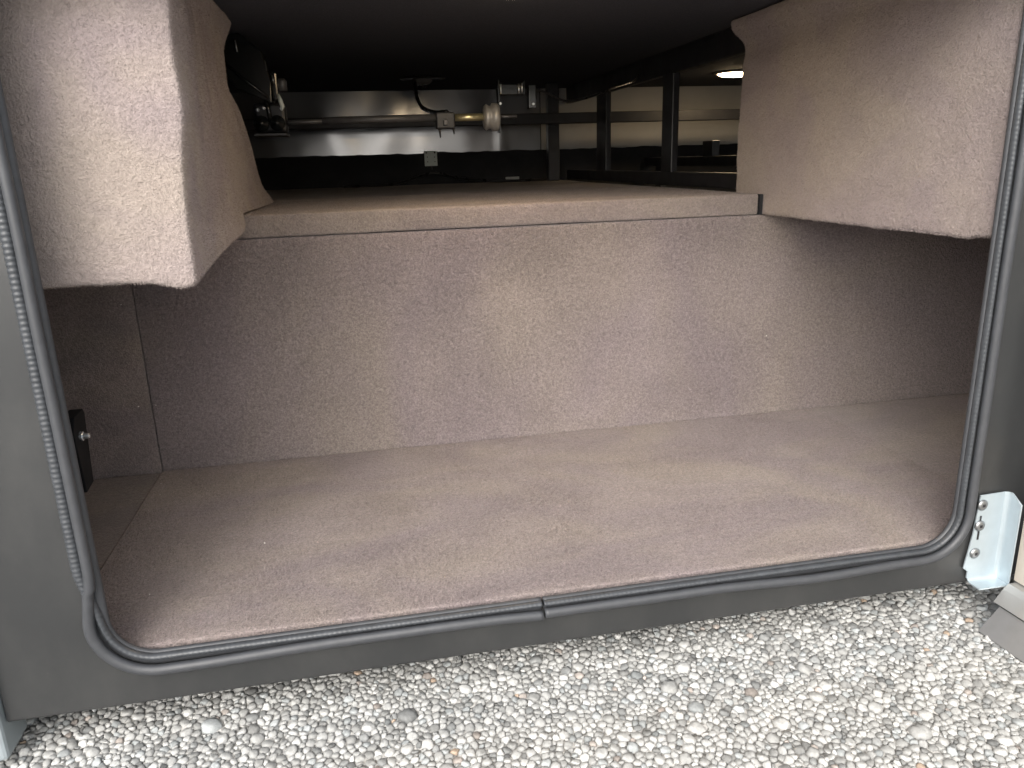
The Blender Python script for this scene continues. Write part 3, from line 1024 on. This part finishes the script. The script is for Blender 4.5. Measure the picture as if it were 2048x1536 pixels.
# ------------------------------------------------------------------ small things at the back
def plate():
    e = thing('mounting_plate', 'small pale square plate with drilled holes low on the far wall', 'plate', (0.66, FAR-0.02, 0.57))
    box('plate', 0.634, 0.686, FAR-0.026, FAR-0.022, 0.574, 0.634, 'white_plate', e, 0.001)
    for x, z, r in ((0.642, 0.627, 0.004), (0.677, 0.627, 0.004), (0.646, 0.610, 0.002), (0.675, 0.609, 0.002), (0.646, 0.591, 0.002), (0.676, 0.591, 0.002)):
        lathe('hole', [(r, 0), (r, 0.0006)], (0, -1, 0), (x, FAR-0.0262, z), 'black', e, 12, False)
    box('standoff', 0.648, 0.672, FAR-0.0215, FAR-0.0045, 0.59, 0.618, 'black', e)
    tube('stem', [(0.662, FAR-0.024, 0.575), (0.663, FAR-0.024, 0.560)], 0.0012, 'steel', e, 6)
plate()
lbl = box('label_strip', 0.972, 1.030, FAR-0.016, FAR-0.0125, 0.507, 0.520, 'label_grey', None, 0.001)
tag(lbl, 'tiny pale grey strip at the back of the ledge', 'strip')
def cable(name, label, pts, r):
    P = [Vector(p) for p in pts]
    out = []
    for i in range(len(P)-1):
        p0, p1, p2, p3 = P[max(i-1, 0)], P[i], P[i+1], P[min(i+2, len(P)-1)]
        for k in range(8):
            t = k/8
            out.append(0.5*((2*p1)+(p2-p0)*t+(2*p0-5*p1+4*p2-p3)*t*t+(3*p1-p0-3*p2+p3)*t**3))
    out.append(P[-1])
    ob = tube(name, out, r, 'plastic_black', None, 8)
    tag(ob, label, 'cable')
cable('drooping_cable', 'black cable drooping from the unlit puck light to the shaft clamp', [(0.575, 1.90, 0.852), (0.57, 1.8, 0.80), (0.56, 1.5, 0.745), (0.565, 1.2, 0.712), (0.575, 1.02, 0.702)], 0.006)
cable('ceiling_cable', 'thin black cable looping along the ceiling from the hanger bracket', [(0.79, 1.02, 0.752), (0.83, 1.04, 0.742), (0.88, 1.06, 0.725), (0.95, 1.10, 0.735), (1.05, 1.2, 0.765), (1.18, 1.4, 0.80), (1.232, 1.5, 0.83)], 0.003)
cable('ledge_cable', 'black cable lying along the back of the ledge below the pale plate', [(0.30, 2.28, 0.507), (0.5, 2.33, 0.508), (0.66, FAR-0.03, 0.545), (0.78, 2.34, 0.520), (0.93, 2.28, 0.507), (1.15, 2.30, 0.507)], 0.005)

# lint specks lying on the carpet
def lint():
    verts, faces = [], []
    spots = [(-0.113, D-0.0015, 0.139), (-0.080, D-0.0025, 0.139), (-0.112, D-0.0015, 0.344), (1.239, D-0.0025, 0.184),
             (-0.074, 0.579, 0.001), (-0.063, 0.523, 0.001), (0.154, 0.269, 0.001), (0.007, 0.147, 0.001)]
    for s in spots:
        k = len(verts)
        r = 0.0009+0.0006*random.random()
        for d in ((1, 0, 0), (-0.8, 0.3, 0), (0, 1, 0.2), (0.1, -0.9, 0), (0, 0, 1), (0, 0, -1)):
            verts.append((s[0]+d[0]*r*(0.7+random.random()), s[1]+d[1]*r*(0.7+random.random()), s[2]+d[2]*r))
        for a, b, c in ((0, 2, 4), (2, 1, 4), (1, 3, 4), (3, 0, 4), (2, 0, 5), (1, 2, 5), (3, 1, 5), (0, 3, 5)):
            faces.append((k+a, k+b, k+c))
    ob = link_mesh('lint', verts, faces, 'lint')
    tag(ob, 'scattered tiny white lint specks on the brown carpet', 'lint')
    kind(ob, 'stuff')
lint()
